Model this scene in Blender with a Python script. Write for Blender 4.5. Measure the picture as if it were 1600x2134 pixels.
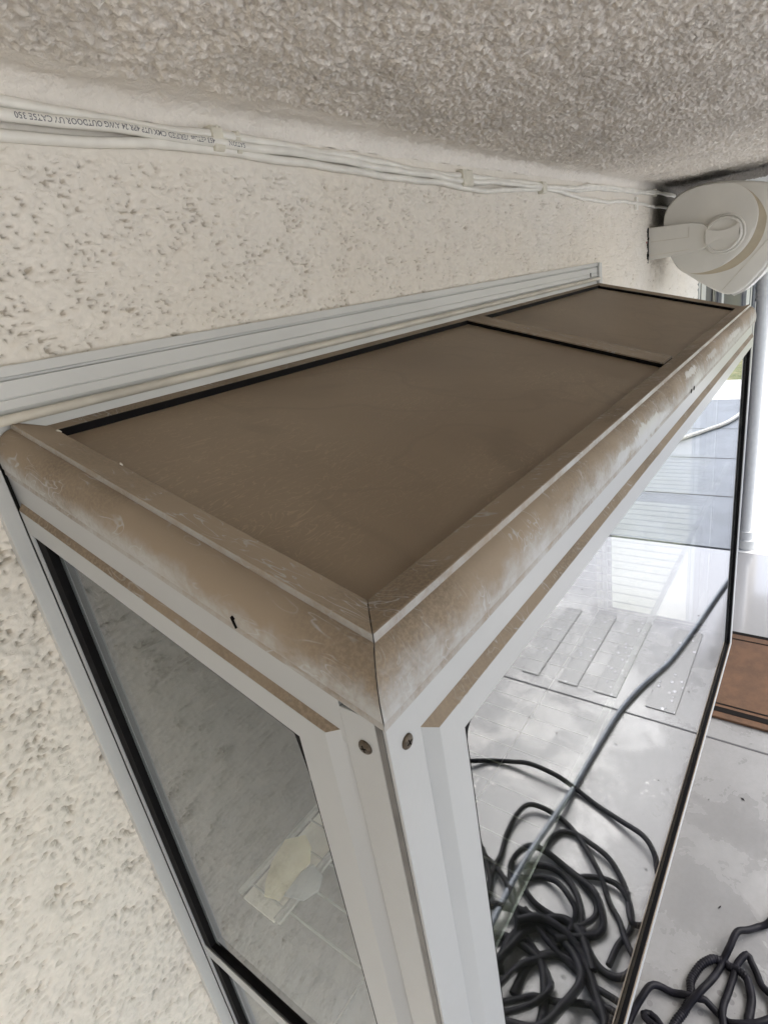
import bpy, bmesh, math, random
import numpy as np
from mathutils import Vector, Matrix
random.seed(7)
for o in list(bpy.data.objects): bpy.data.objects.remove(o, do_unlink=True)
SC = bpy.context.scene
COL = SC.collection
U = 0.65                      # metres per working unit
def W(x, q, z): return (U*x, -U*q, U*z)     # x along the wall, q out from it, z up
S = 0.3012                    # fall of the window's roof
def F(x, q, h): return (x, q, h - S*q)
L = 2.2512                    # length of the window
QW = -0.5534                  # wall plane
FL = -3.0                     # patio floor
CEIL = 0.590

# ---------------------------------------------------------------- camera
Rm = [[0.5918428353236185, 0.7903739318546212, -0.15821221862032836], [-0.3744651789150388, 0.09578828721594365, -0.9222800191982714], [0.7137912076064176, -0.6050897882768328, -0.3526591272984007]]
cam = bpy.data.cameras.new('camera'); camo = bpy.data.objects.new('camera', cam); COL.objects.link(camo)
right = Vector((Rm[0][0], -Rm[0][1], Rm[0][2])); down = Vector((Rm[1][0], -Rm[1][1], Rm[1][2])); fwd = Vector((Rm[2][0], -Rm[2][1], Rm[2][2]))
m = Matrix((right, -down, -fwd)).transposed().to_4x4()
m.translation = Vector(W(-0.22660566, 0.22584759, 0.28635594))
camo.matrix_world = m
cam.sensor_fit = 'VERTICAL'; cam.sensor_height = 24; cam.lens = 24*1164.6456/2134
cam.clip_start = 0.01; cam.clip_end = 500
SC.camera = camo

# ---------------------------------------------------------------- light
wd = bpy.data.worlds.new('World'); SC.world = wd; wd.use_nodes = True
nt = wd.node_tree; nt.nodes.clear()
out = nt.nodes.new('ShaderNodeOutputWorld'); bg = nt.nodes.new('ShaderNodeBackground'); sky = nt.nodes.new('ShaderNodeTexSky'); hs = nt.nodes.new('ShaderNodeHueSaturation')
sky.sky_type = 'NISHITA'; sky.sun_disc = False
SUN_EL, SUN_AZ = math.radians(50), math.radians(40)     # azimuth from +X (along the wall) towards open side (-Y)
sd = Vector((math.cos(SUN_EL)*math.cos(SUN_AZ), -math.cos(SUN_EL)*math.sin(SUN_AZ), math.sin(SUN_EL)))
sky.sun_elevation = SUN_EL; sky.sun_rotation = math.atan2(sd.x, sd.y)
sky.air_density = 1.0; sky.dust_density = 3.0
hs.inputs['Saturation'].default_value = 0.6
bg.inputs['Strength'].default_value = 0.15
nt.links.new(sky.outputs[0], hs.inputs['Color']); nt.links.new(hs.outputs[0], bg.inputs[0]); nt.links.new(bg.outputs[0], out.inputs[0])
sl = bpy.data.lights.new('sun', 'SUN'); sl.energy = 1.4; sl.angle = math.radians(45); sl.color = (1, .985, .96)
so = bpy.data.objects.new('sun', sl); COL.objects.link(so); so.rotation_euler = sd.to_track_quat('Z', 'Y').to_euler()
SC.view_settings.view_transform = 'Standard'; SC.view_settings.look = 'None'; SC.view_settings.gamma = 1
SC.view_settings.exposure = 1.56
SC.render.engine = 'CYCLES'
SC.cycles.max_bounces = 10; SC.cycles.transparent_max_bounces = 24; SC.cycles.diffuse_bounces = 5

# ---------------------------------------------------------------- helpers
def tag(o, label=None, cat=None, group=None, kind=None):
    if label: o['label'] = label
    if cat: o['category'] = cat
    if group: o['group'] = group
    if kind: o['kind'] = kind
    return o
def empty(name, loc, label=None, cat=None, group=None, kind=None):
    o = bpy.data.objects.new(name, None); COL.objects.link(o); o.location = W(*loc); o.empty_display_size = .05
    return tag(o, label, cat, group, kind)
def link(name, me, mat, parent=None, smooth=None):
    o = bpy.data.objects.new(name, me); COL.objects.link(o)
    if mat:
        for mm in (mat if isinstance(mat, (list, tuple)) else [mat]): me.materials.append(mm)
    if smooth is not None:
        me.polygons.foreach_set('use_smooth', [True]*len(me.polygons))
        me.set_sharp_from_angle(angle=math.radians(smooth))
    if parent:
        o.parent = parent
        o.matrix_parent_inverse = Matrix.Translation(parent.location).inverted() if parent.type == 'EMPTY' else Matrix.Identity(4)
    return o
class MB:
    """collects geometry in working units (x, q, z)"""
    def __init__(s): s.v = []; s.f = []; s.mi = []
    def quad(s, *p, mi=0):
        n = len(s.v); s.v += [W(*a) for a in p]; s.f.append(tuple(range(n, n+len(p)))); s.mi.append(mi)
    def box(s, x0, x1, q0, q1, z0, z1, mi=0):
        n = len(s.v)
        s.v += [W(x, q, z) for x in (x0, x1) for q in (q0, q1) for z in (z0, z1)]
        for f in ((0,1,3,2),(4,6,7,5),(0,4,5,1),(2,3,7,6),(0,2,6,4),(1,5,7,3)): s.f.append(tuple(n+i for i in f)); s.mi.append(mi)
    def rows(s, rows, closed=True, caps=True, mi=0):
        """rows: stations, each a list of points; joins neighbours"""
        n = len(s.v); k = len(rows[0])
        for r in rows: s.v += [W(*p) for p in r]
        for i in range(len(rows)-1):
            for j in range(k if closed else k-1):
                a = n+i*k+j; b = n+i*k+(j+1) % k
                s.f.append((a, b, b+k, a+k)); s.mi.append(mi)
        if caps and closed:
            s.f.append(tuple(n+j for j in range(k))); s.mi.append(mi)
            s.f.append(tuple(n+(len(rows)-1)*k+j for j in reversed(range(k)))); s.mi.append(mi)
    def tube(s, pts, r, seg=10, mi=0, rfun=None):
        P = [Vector(p) for p in pts]; rings = []
        up = Vector((0, 0, 1)); prev = None
        for i, p in enumerate(P):
            t = (P[min(i+1, len(P)-1)]-P[max(i-1, 0)]).normalized()
            if prev is None: a = t.cross(up) if abs(t.dot(up)) < .95 else t.cross(Vector((1, 0, 0)))
            else: a = prev - t*prev.dot(t)
            a.normalize(); prev = a; b = t.cross(a)
            rr = r if rfun is None else r*rfun(i)
            rings.append([tuple(p+a*math.cos(2*math.pi*j/seg)*rr+b*math.sin(2*math.pi*j/seg)*rr) for j in range(seg)])
        s.rows(rings, mi=mi)
    def cyl(s, c, axis, r, h, seg=24, r2=None, mi=0):
        c = Vector(c); ax = Vector(axis).normalized()
        a = ax.orthogonal().normalized(); b = ax.cross(a); r2 = r if r2 is None else r2
        s.rows([[tuple(c+a*math.cos(2*math.pi*j/seg)*R_+b*math.sin(2*math.pi*j/seg)*R_+ax*t) for j in range(seg)] for t, R_ in ((0, r), (h, r2))], mi=mi)
    def build(s, name, mat, parent=None, smooth=None, recalc=True, bevel=None):
        me = bpy.data.meshes.new(name); me.from_pydata(s.v, [], s.f)
        me.polygons.foreach_set('material_index', s.mi)
        if recalc:
            bm = bmesh.new(); bm.from_mesh(me); bmesh.ops.recalc_face_normals(bm, faces=bm.faces); bm.to_mesh(me); bm.free()
        me.update()
        o = link(name, me, mat, parent, smooth)
        if bevel:
            b = o.modifiers.new('bevel', 'BEVEL'); b.width = bevel*U; b.segments = 2; b.limit_method = 'ANGLE'; b.angle_limit = math.radians(40); b.harden_normals = True
            me.polygons.foreach_set('use_smooth', [True]*len(me.polygons))
        return o
def catmull(pts, step=.012):
    P = [Vector(p) for p in pts]; P = [P[0]*2-P[1]]+P+[P[-1]*2-P[-2]]; o = []
    for i in range(1, len(P)-2):
        n = max(2, int((P[i+1]-P[i]).length/step))
        for k in range(n):
            t = k/n; a, b, c, d = P[i-1:i+3]
            o.append(.5*((2*b)+(c-a)*t+(2*a-5*b+4*c-d)*t*t+(3*b-3*c+d-a)*t**3))
    o.append(P[-2]); return o

# ---------------------------------------------------------------- materials
class NM:
    def __init__(s, name):
        s.m = bpy.data.materials.new(name); s.m.use_nodes = True; s.t = s.m.node_tree; s.t.nodes.clear()
        s.out = s.n('ShaderNodeOutputMaterial'); s.b = s.n('ShaderNodeBsdfPrincipled'); s.l(s.b.outputs[0], s.out.inputs[0])
        s.g = s.n('ShaderNodeNewGeometry'); s.pos = s.g.outputs['Position']
    def n(s, t, **k):
        x = s.t.nodes.new(t)
        for a, b in k.items(): setattr(x, a, b)
        return x
    def l(s, a, b): s.t.links.new(a, b)
    def set(s, sock, v):
        if hasattr(v, 'is_output') or hasattr(v, 'node'): s.l(v, sock)
        else: sock.default_value = v
    def math(s, op, a, b=0.0, c=None, clamp=False):
        x = s.n('ShaderNodeMath', operation=op, use_clamp=clamp); s.set(x.inputs[0], a); s.set(x.inputs[1], b)
        if c is not None: s.set(x.inputs[2], c)
        return x.outputs[0]
    def mapv(s, scale=(1, 1, 1), rot=(0, 0, 0), loc=(0, 0, 0), src=None):
        x = s.n('ShaderNodeMapping'); s.l(src or s.pos, x.inputs[0]); x.inputs['Scale'].default_value = scale; x.inputs['Rotation'].default_value = rot; x.inputs['Location'].default_value = loc
        return x.outputs[0]
    def noise(s, scale, detail=3, rough=.5, dist=0, v=None):
        x = s.n('ShaderNodeTexNoise'); s.l(v or s.pos, x.inputs['Vector']); x.inputs['Scale'].default_value = scale; x.inputs['Detail'].default_value = detail; x.inputs['Roughness'].default_value = rough; x.inputs['Distortion'].default_value = dist
        return x.outputs['Fac']
    def ramp(s, f, a, b, lo=0., hi=1., smooth=True):
        x = s.n('ShaderNodeMapRange', interpolation_type='SMOOTHSTEP' if smooth else 'LINEAR'); s.set(x.inputs[0], f)
        x.inputs[1].default_value = a; x.inputs[2].default_value = b; x.inputs[3].default_value = lo; x.inputs[4].default_value = hi
        return x.outputs[0]
    def mix(s, f, a, b):
        x = s.n('ShaderNodeMix', data_type='RGBA'); s.set(x.inputs[0], f)
        for k, v in ((6, a), (7, b)):
            if isinstance(v, tuple): x.inputs[k].default_value = (*v, 1)
            else: s.l(v, x.inputs[k])
        return x.outputs[2]
    def bump(s, h, strength=.5, dist=.002):
        x = s.n('ShaderNodeBump'); x.inputs['Strength'].default_value = strength; x.inputs['Distance'].default_value = dist; s.l(h, x.inputs['Height']); s.l(x.outputs[0], s.b.inputs['Normal'])
    def col(s, c): s.set(s.b.inputs['Base Color'], (*c, 1) if isinstance(c, tuple) else c)
    def rough(s, r): s.set(s.b.inputs['Roughness'], r)
def simple(name, c, r=.5, metal=0, var=.08, scale=30, bump=0, spec=.5):
    k = NM(name); n = k.noise(scale, 4)
    k.col(k.mix(k.ramp(n, .3, .7), tuple(x*(1-var) for x in c), tuple(min(1, x*(1+var)) for x in c))); k.rough(r); k.b.inputs['Metallic'].default_value = metal; k.b.inputs['Specular IOR Level'].default_value = spec
    if bump: k.bump(k.noise(scale*4, 3), bump, .001)
    return k.m
WHITE = (.42, .43, .435)
DUST = (.225, .172, .118)
def dusty(name, lo, hi, base=WHITE, amount=.96, creep=0.0, blobs=()):
    k = NM(name)
    sep = k.n('ShaderNodeSeparateXYZ'); k.l(k.g.outputs['Normal'], sep.inputs[0])
    n1 = k.noise(14, 5, .6); n2 = k.noise(220, 3, .6)
    nz = k.math('ADD', sep.outputs[2], k.math('MULTIPLY', k.math('SUBTRACT', n1, .5), .80))
    nz = k.math('ADD', nz, k.math('MULTIPLY', k.math('SUBTRACT', n2, .5), .30))
    nz = k.math('ADD', nz, k.math('MULTIPLY', k.math('SUBTRACT', k.noise(55, 4, .65, .6), .5), .55))
    f = k.ramp(nz, lo, hi)
    # wipe marks and scratches through the dust
    w = k.noise(26, 2, .5, 1.2, v=k.mapv((1, 1, 1), (0, 0, .6)))
    ln = k.ramp(k.math('ABSOLUTE', k.math('SUBTRACT', k.noise(105, 1, .5, 1.1, v=k.mapv((1, .28, .6), (.3, .2, 1.0))), .5)), 0, .03, 1, 0)
    gate = k.ramp(w, .42, .66)
    scr = k.math('MULTIPLY', ln, gate)
    grain = k.ramp(k.noise(420, 3, .7), .35, .72)
    dust = k.mix(grain, tuple(x*.82 for x in DUST), tuple(x*1.25 for x in DUST))
    dust = k.mix(k.ramp(k.noise(9, 3), .35, .65), dust, (.30, .235, .168))
    f2 = k.math('MULTIPLY', f, k.math('SUBTRACT', 1.0, k.math('MULTIPLY', scr, .62)))
    f2 = k.math('MULTIPLY', f2, amount)
    for (cx, cq, cz, hx, hq, hz, am, ns) in blobs:
        sc_ = k.n('ShaderNodeVectorMath', operation='MULTIPLY'); sb = k.n('ShaderNodeVectorMath', operation='SUBTRACT'); k.l(k.pos, sb.inputs[0]); sb.inputs[1].default_value = W(cx, cq, cz)
        k.l(sb.outputs[0], sc_.inputs[0]); sc_.inputs[1].default_value = (1/(U*hx), 1/(U*hq), 1/(U*hz)); le = k.n('ShaderNodeVectorMath', operation='LENGTH'); k.l(sc_.outputs[0], le.inputs[0])
        dd = k.math('ADD', le.outputs['Value'], k.math('MULTIPLY', k.math('SUBTRACT', k.noise(ns, 4, .6, 1.5), .5), 2.6))
        f2 = k.math('MULTIPLY', f2, k.math('SUBTRACT', 1.0, k.ramp(dd, .7, 1.0, am, 0)))
    if creep: f2 = k.math('MAXIMUM', f2, k.math('MULTIPLY', k.ramp(k.noise(7, 5, .65), .42, .75), creep))
    k.col(k.mix(f2, base, dust)); k.rough(k.ramp(f2, 0, 1, .33, .8)); k.b.inputs['Specular IOR Level'].default_value = .4
    k.bump(n2, .12, .0006)
    return k
M = {}
M['cornice'] = dusty('dusty_white_frame', -.34, .52, creep=.45, blobs=((.76, -.005, .018, .13, .05, .016, .9, 22), (.60, -.004, .020, .05, .05, .010, .7, 30), (1.12, -.004, .041, .06, .05, .008, .65, 60), (1.36, -.004, .036, .09, .05, .009, .5, 40), (1.7, -.003, .030, .16, .05, .010, .5, 30))).m
M['sash'] = dusty('dusty_white_sash', .22, .42, creep=.03).m
M['frame_top'] = dusty('dusty_roof_bar', -2.6, -2.2).m
M['white'] = dusty('white_painted_aluminium', 2.5, 3.5, creep=.09).m
M['trim'] = simple('white_window_trim', (.56, .565, .55), .4, var=.04, scale=5)
M['bead'] = simple('grimy_glazing_rod', (.56, .53, .46), .45, var=.12, scale=18)
M['gasket'] = simple('black_rubber_gasket', (.004, .0035, .004), .7, var=.3, spec=.12)
M['gap'] = simple('dark_gap_metal', (.13, .125, .12), .35, metal=.6, var=.2, scale=40)
M['screw'] = simple('rusty_screw_metal', (.09, .07, .05), .42, metal=.55, var=.4, scale=300, bump=.4)
M['dark'] = simple('dark_void', (.003, .003, .003), .8, spec=.1)
M['cable'] = simple('white_cable_jacket', (.80, .78, .72), .42, var=.06, scale=40)
M['clip'] = simple('yellowed_plastic_clip', (.70, .67, .57), .45, var=.08, scale=60)
M['ink'] = simple('grey_print_ink', (.20, .20, .21), .6)
M['speaker'] = simple('cream_plastic', (.63, .615, .57), .42, var=.03, scale=12)
M['speaker2'] = simple('light_plastic_baffle', (.62, .61, .60), .4, var=.02)
M['pvc'] = simple('white_pvc', (.70, .70, .69), .35, var=.03)
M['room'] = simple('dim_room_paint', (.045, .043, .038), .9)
M['sill'] = simple('dark_stone_sill', (.045, .045, .038), .35, var=.3, scale=10)
M['shelfwire'] = simple('white_coated_wire', (.30, .30, .28), .4)
M['shelfboard'] = simple('cream_shelf_board', (.90, .86, .76), .5, var=.12, scale=25)
M['rug_dark'] = simple('black_mat_binding', (.006, .005, .0045), .95, spec=.1, bump=.5, scale=120)
M['greyhose'] = simple('grey_blue_hose', (.085, .10, .125), .4, var=.2, scale=25)
M['doorglass'] = simple('dark_door_glass', (.035, .038, .05), .35, spec=.08)
M['edgeglass'] = simple('green_glass_edge', (.46, .50, .42), .2, var=.6, scale=24)

def glass(name, f0, tint=(.93, .95, .93), pw=4.2):
    k = NM(name); k.t.nodes.remove(k.b)
    dot = k.n('ShaderNodeVectorMath', operation='DOT_PRODUCT'); k.l(k.g.outputs['Normal'], dot.inputs[0]); k.l(k.g.outputs['Incoming'], dot.inputs[1])
    c = k.math('ABSOLUTE', dot.outputs['Value'])
    p = k.math('POWER', k.math('SUBTRACT', 1.0, c, clamp=True), pw)
    r = k.math('ADD', f0, k.math('MULTIPLY', p, 1-f0), clamp=True)
    tr = k.n('ShaderNodeBsdfTransparent'); tr.inputs[0].default_value = (*tint, 1)
    gl = k.n('ShaderNodeBsdfGlossy'); gl.inputs['Roughness'].default_value = .0; gl.inputs[0].default_value = (.97, .98, 1, 1)
    mx = k.n('ShaderNodeMixShader'); k.l(r, mx.inputs[0]); k.l(tr.outputs[0], mx.inputs[1]); k.l(gl.outputs[0], mx.inputs[2]); k.l(mx.outputs[0], k.out.inputs[0])
    return k
M['glass'] = glass('window_glass', .13, (.93, .945, .93)).m
M['sideglass'] = glass('side_window_glass', .075, (.93, .945, .93), 5.0).m
M['clear'] = glass('clear_shelf_glass', .04, (.93, .96, .92)).m

def roofglass():
    k = NM('dust_coated_roof_glass')
    n = k.noise(3.2, 7, .66, .6); fine = k.noise(500, 3, .7)
    c = k.mix(k.ramp(n, .3, .7), (.235, .176, .122), (.345, .272, .195))
    c = k.mix(k.ramp(fine, .3, .75, 0, .35), c, (.36, .28, .20))
    sw = k.noise(60, 1.5, .5, 3.5, v=k.mapv((.3, 1.2, 1), (0, 0, .9)))
    ln = k.math('MULTIPLY', k.ramp(k.math('ABSOLUTE', k.math('SUBTRACT', sw, .5)), 0, .03, 1, 0), k.ramp(k.noise(6, 4), .38, .66))
    c = k.mix(k.math('MULTIPLY', ln, .8), c, (.56, .46, .34))
    sp = k.n('ShaderNodeTexVoronoi', feature='F1'); k.l(k.pos, sp.inputs['Vector']); sp.inputs['Scale'].default_value = 26
    k.col(k.mix(k.ramp(sp.outputs['Distance'], .03, .07, .8, 0), c, (.42, .36, .28))); k.rough(.42); k.b.inputs['Specular IOR Level'].default_value = .45
    stn = k.ramp(k.math('ABSOLUTE', k.math('SUBTRACT', k.noise(4.5, 3, .5, .8), .46)), 0, .02, .35, 0)
    c2 = k.mix(stn, c, (.15, .11, .075)); k.l(c2, k.b.inputs['Base Color'])
    k.bump(fine, .1, .0005)
    ts = k.n('ShaderNodeBsdfTranslucent'); ts.inputs[0].default_value = (.8, .72, .6, 1); mx = k.n('ShaderNodeMixShader'); mx.inputs[0].default_value = .40
    k.l(k.b.outputs[0], mx.inputs[1]); k.l(ts.outputs[0], mx.inputs[2]); k.l(mx.outputs[0], k.out.inputs[0]); return k.m
M['roof'] = roofglass()

def stucco(name, base, dirtc, pit_shade, pk=.5, wall=False):
    k = NM(name)
    at = k.n('ShaderNodeAttribute', attribute_name='pit'); st = k.n('ShaderNodeAttribute', attribute_name='darkening')
    c = k.mix(k.ramp(k.noise(3, 4, .6), .3, .7), base, dirtc)
    c = k.mix(k.ramp(k.noise(130, 3, .6), .3, .7, 0, .25), c, tuple(x*.8 for x in base))
    c = k.mix(k.ramp(at.outputs['Fac'], .3, 1, 0, pk), c, pit_shade)  # pits tinted darker to imitate the shade inside them
    grit = k.ramp(k.noise(300, 2, .7), .35, .65)
    sf = k.math('MULTIPLY', st.outputs['Fac'], k.math('ADD', k.math('MULTIPLY', grit, .25), .75), clamp=True)
    k.col(k.mix(sf, c, (.045, .036, .028))); k.rough(.85); k.b.inputs['Specular IOR Level'].default_value = .3
    if wall:
        fp = k.noise(95, 3, .6, .5, v=k.mapv((.55, 1, 1.5), (0, .35, 0))); pt = k.ramp(fp, .345, .40)
        big = k.noise(38, 3, .5, v=k.mapv((.6, 1, 1.2)))
        h = k.math('ADD', k.math('MULTIPLY', pt, .22), k.math('ADD', k.math('MULTIPLY', big, .30), k.math('MULTIPLY', k.noise(300, 3, .6), .22)))
        k.bump(h, .55, .0036)
    else:
        h = k.math('ADD', k.ramp(k.noise(150, 3, .55), .35, .62), k.math('MULTIPLY', k.noise(320, 3, .6), .5)); k.bump(h, .40, .0026)
    return k.m
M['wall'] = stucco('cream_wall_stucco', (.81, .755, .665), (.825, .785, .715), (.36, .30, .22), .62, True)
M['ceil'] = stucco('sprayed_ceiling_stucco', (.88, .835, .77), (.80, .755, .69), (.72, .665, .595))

def concrete():
    k = NM('wet_patio_concrete')
    c = k.mix(k.ramp(k.noise(1.5, 5, .6), .3, .7), (.155, .155, .158), (.185, .185, .188))
    c = k.mix(k.ramp(k.noise(60, 4, .7), .35, .7, 0, .4), c, (.135, .134, .132))
    wet = k.ramp(k.noise(2.4, 6, .65, .3), .42, .68)
    spots = k.n('ShaderNodeTexVoronoi'); k.l(k.mapv((1, 1, 1)), spots.inputs['Vector']); spots.inputs['Scale'].default_value = 28
    sp = k.math('MULTIPLY', k.ramp(spots.outputs['Distance'], .2, .28, 1, 0), k.ramp(k.noise(3.2, 2), .55, .62))
    sx = k.n('ShaderNodeSeparateXYZ'); k.l(k.pos, sx.inputs[0])
    film_light = k.ramp(k.math('ADD', sx.outputs[0], k.math('MULTIPLY', k.noise(2.2, 4), .9)), 3.2, 4.1)
    wt = k.math('MAXIMUM', k.math('MAXIMUM', wet, sp), film_light)
    k.l(film_light, k.b.inputs['Coat Weight']); k.b.inputs['Coat Roughness'].default_value = .12; k.b.inputs['Coat IOR'].default_value = 1.75
    c = k.mix(k.math('MULTIPLY', wt, .30), c, (.135, .132, .128))
    c = k.mix(k.math('MULTIPLY', film_light, .6), c, (.30, .30, .31))  # paler colour imitates the stronger light farther along the floor
    k.col(c); k.rough(k.ramp(wt, 0, 1, .38, .06)); k.b.inputs['Specular IOR Level'].default_value = .6
    h = k.math('MULTIPLY', k.noise(160, 4, .7), k.ramp(wt, 0, 1, 1, .05))
    k.bump(h, .25, .002); return k.m
M['concrete'] = concrete()
M['paving'] = simple('dark_grey_paving', (.12, .135, .16), .35, var=.15, scale=4)
M['bright'] = simple('sunlit_pale_paving', (.70, .70, .68), .7, var=.04, scale=2)  # pale tone imitates strong sunlight on the paving
M['joint'] = simple('dark_joint_filler', (.055, .055, .06), .8)
k = NM('coir_mat'); c = k.mix(k.ramp(k.noise(12, 5, .7), .3, .7), (.052, .025, .012), (.115, .055, .027)); c = k.mix(k.ramp(k.noise(500, 3, .8), .3, .7), c, (.08, .042, .022)); k.col(c); k.rough(.95); k.bump(k.noise(400, 3, .8), .9, .004); M['coir'] = k.m
k = NM('lawn_grass'); k.col(k.mix(k.ramp(k.noise(6, 5, .7), .3, .7), (.10, .14, .04), (.34, .30, .16))); k.rough(.9); k.bump(k.noise(40, 4), 1, .03); M['grass'] = k.m
def hosemat():
    k = NM('black_hose_rubber'); k.col(k.mix(k.ramp(k.noise(25, 4), .3, .7), (.0025, .0025, .004), (.008, .0075, .011))); k.rough(.5); k.b.inputs['Specular IOR Level'].default_value = .10; k.bump(k.noise(200, 3), .2, .001); return k.m
M['hose'] = hosemat()
k = NM('yellow_sponge_cloth'); k.col(k.mix(k.ramp(k.noise(60, 3), .3, .7), (.92, .84, .52), (.86, .76, .44))); k.rough(.9); k.bump(k.noise(300, 2), .4, .001); M['cloth'] = k.m

# ---------------------------------------------------------------- stucco height fields
def field(seed, cut, aniso=1.0, N=2048, cell=.0015):
    rng = np.random.default_rng(seed); a = rng.standard_normal((N, N))
    fy = np.fft.fftfreq(N, cell)[:, None]; fx = np.fft.fftfreq(N, cell)[None, :]
    r = np.sqrt((fx*aniso)**2+(fy)**2)
    g = np.exp(-(r*cut)**2*2.2)*(1-np.exp(-(r*cut*3.2)**2))
    b = np.real(np.fft.ifft2(np.fft.fft2(a)*g)); return (b/b.std()).astype(np.float32)
def sample(fd, a, b, cell=.0015):
    N = fd.shape[0]; u = (a/cell) % N; v = (b/cell) % N
    i = np.floor(u).astype(int) % N; j = np.floor(v).astype(int) % N; fu = u-np.floor(u); fv = v-np.floor(v); i1 = (i+1) % N; j1 = (j+1) % N
    return fd[j, i]*(1-fu)*(1-fv)+fd[j, i1]*fu*(1-fv)+fd[j1, i]*(1-fu)*fv+fd[j1, i1]*fu*fv
FA = field(1, .0040, 1.75); FB = field(2, .030, 1.2); FC = field(3, .0072, 1.0); FD = field(4, .0055, 1.0)
def wall_h(x, z):
    n = sample(FA, x, z); b = sample(FB, x, z); t = sample(FD, x, z)
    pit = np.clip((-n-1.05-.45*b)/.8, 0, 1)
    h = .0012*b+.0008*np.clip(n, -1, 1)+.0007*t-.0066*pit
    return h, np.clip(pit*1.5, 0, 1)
def ceil_h(x, q):
    n = sample(FC, x, q); b = sample(FB, x, q); t = sample(FD, x, q)
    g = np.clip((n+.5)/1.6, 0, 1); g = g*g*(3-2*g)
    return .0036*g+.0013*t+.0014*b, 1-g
def gridmesh(name, A, B, fn, mat, parent):
    a, b = np.meshgrid(A, B); x, q, z, pit, st = fn(a.ravel(), b.ravel())
    co = np.stack([U*x, -U*q, U*z], 1); na, nb = len(A), len(B)
    idx = np.arange(na*nb).reshape(nb, na)
    f = np.stack([idx[:-1, :-1], idx[:-1, 1:], idx[1:, 1:], idx[1:, :-1]], -1).reshape(-1, 4)
    return co, f, pit, st
def join_grids(name, parts, mat, parent, flip):
    cs, fs, ps, ss = [], [], [], []; n = 0
    for co, f, p, s_ in parts: cs.append(co); fs.append(f+n); ps.append(p); ss.append(s_); n += len(co)
    co = np.concatenate(cs); f = np.concatenate(fs)
    if flip: f = f[:, ::-1]
    me = bpy.data.meshes.new(name); me.vertices.add(len(co)); me.vertices.foreach_set('co', co.ravel().astype(np.float32))
    me.loops.add(f.size); me.polygons.add(len(f)); me.loops.foreach_set('vertex_index', f.ravel().astype(np.int32))
    me.polygons.foreach_set('loop_start', np.arange(0, f.size, 4, dtype=np.int32)); me.polygons.foreach_set('use_smooth', [True]*len(f))
    me.update(calc_edges=True)
    for nm, arr in (('pit', ps), ('darkening', ss)):
        at = me.attributes.new(nm, 'FLOAT', 'POINT'); at.data.foreach_set('value', np.concatenate(arr).astype(np.float32))
    me.validate(); return link(name, me, mat, parent)
def steps(a, b, fn):
    r = [a]
    while r[-1] < b: r.append(r[-1]+fn(r[-1]))
    r[-1] = b; return np.array(r)
def sstep(v, a, b): t = np.clip((v-a)/(b-a), 0, 1); return t*t*(3-2*t)

house = empty('house', (0, -1.2, FL), 'cream stucco house wall with sprayed soffit ceiling and a sliding glass door far along it', 'house')
ZT = CEIL-.028
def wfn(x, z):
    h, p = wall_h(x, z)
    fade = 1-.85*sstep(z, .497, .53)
    # crude dark patch next to the speaker bracket
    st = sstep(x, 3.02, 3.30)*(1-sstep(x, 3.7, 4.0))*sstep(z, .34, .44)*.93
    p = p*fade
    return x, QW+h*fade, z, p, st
def xs_fine(a, b, s0): return steps(a, b, lambda x: s0*max(1., (abs(x-.1)+.35)/.95))
g = []
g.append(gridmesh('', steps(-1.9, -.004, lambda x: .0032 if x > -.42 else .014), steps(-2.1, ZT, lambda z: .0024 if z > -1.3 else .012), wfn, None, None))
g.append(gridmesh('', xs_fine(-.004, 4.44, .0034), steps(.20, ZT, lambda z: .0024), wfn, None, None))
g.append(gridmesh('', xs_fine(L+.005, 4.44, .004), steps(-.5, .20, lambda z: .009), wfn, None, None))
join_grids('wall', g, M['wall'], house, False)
# rest of the wall, with the window opening left free
b = MB()
b.box(-3, -.004, QW-.035, QW-.016, FL, CEIL); b.box(-.004, L+.005, QW-.035, QW-.016, .21, CEIL); b.box(L+.005, 4.44, QW-.035, QW-.016, FL, CEIL)
b.box(-.004, L+.005, QW-.035, QW-.016, FL, -1.35); b.box(8.35, 12, QW-.035, QW-.016, FL, CEIL+.3); b.box(4.44, 8.35, QW-.035, QW-.016, .12, CEIL+.3)
b.quad((-1.9, QW, -2.1), (-.004, QW, -2.1), (-.004, QW, FL), (-1.9, QW, FL)); b.quad((-3, QW, CEIL), (-1.9, QW, CEIL), (-1.9, QW, FL), (-3, QW, FL))
b.quad((-.004, QW, -1.35), (L+.005, QW, -1.35), (L+.005, QW, FL), (-.004, QW, FL)); b.quad((L+.005, QW, -.5), (4.44, QW, -.5), (4.44, QW, FL), (L+.005, QW, FL))
b.build('wall_core', M['wall'], house, recalc=False)
b = MB(); b.box(-2.75, -2.65, QW, 2.6, FL, CEIL); b.box(-2.65, -1.2, .98, 2.6, CEIL-.02, CEIL+.05); b.build('added_shade_wall', M['wall'], house)  # unseen wall and roof piece, added to darken the window's near end
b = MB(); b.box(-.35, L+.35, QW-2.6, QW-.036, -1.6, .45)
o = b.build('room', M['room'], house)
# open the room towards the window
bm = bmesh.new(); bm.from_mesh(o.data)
fr = [f for f in bm.faces if abs(f.calc_center_median().y-(-U*(QW-.036))) < 1e-4]; bmesh.ops.delete(bm, geom=fr, context='FACES'); bm.to_mesh(o.data); bm.free()

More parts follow.
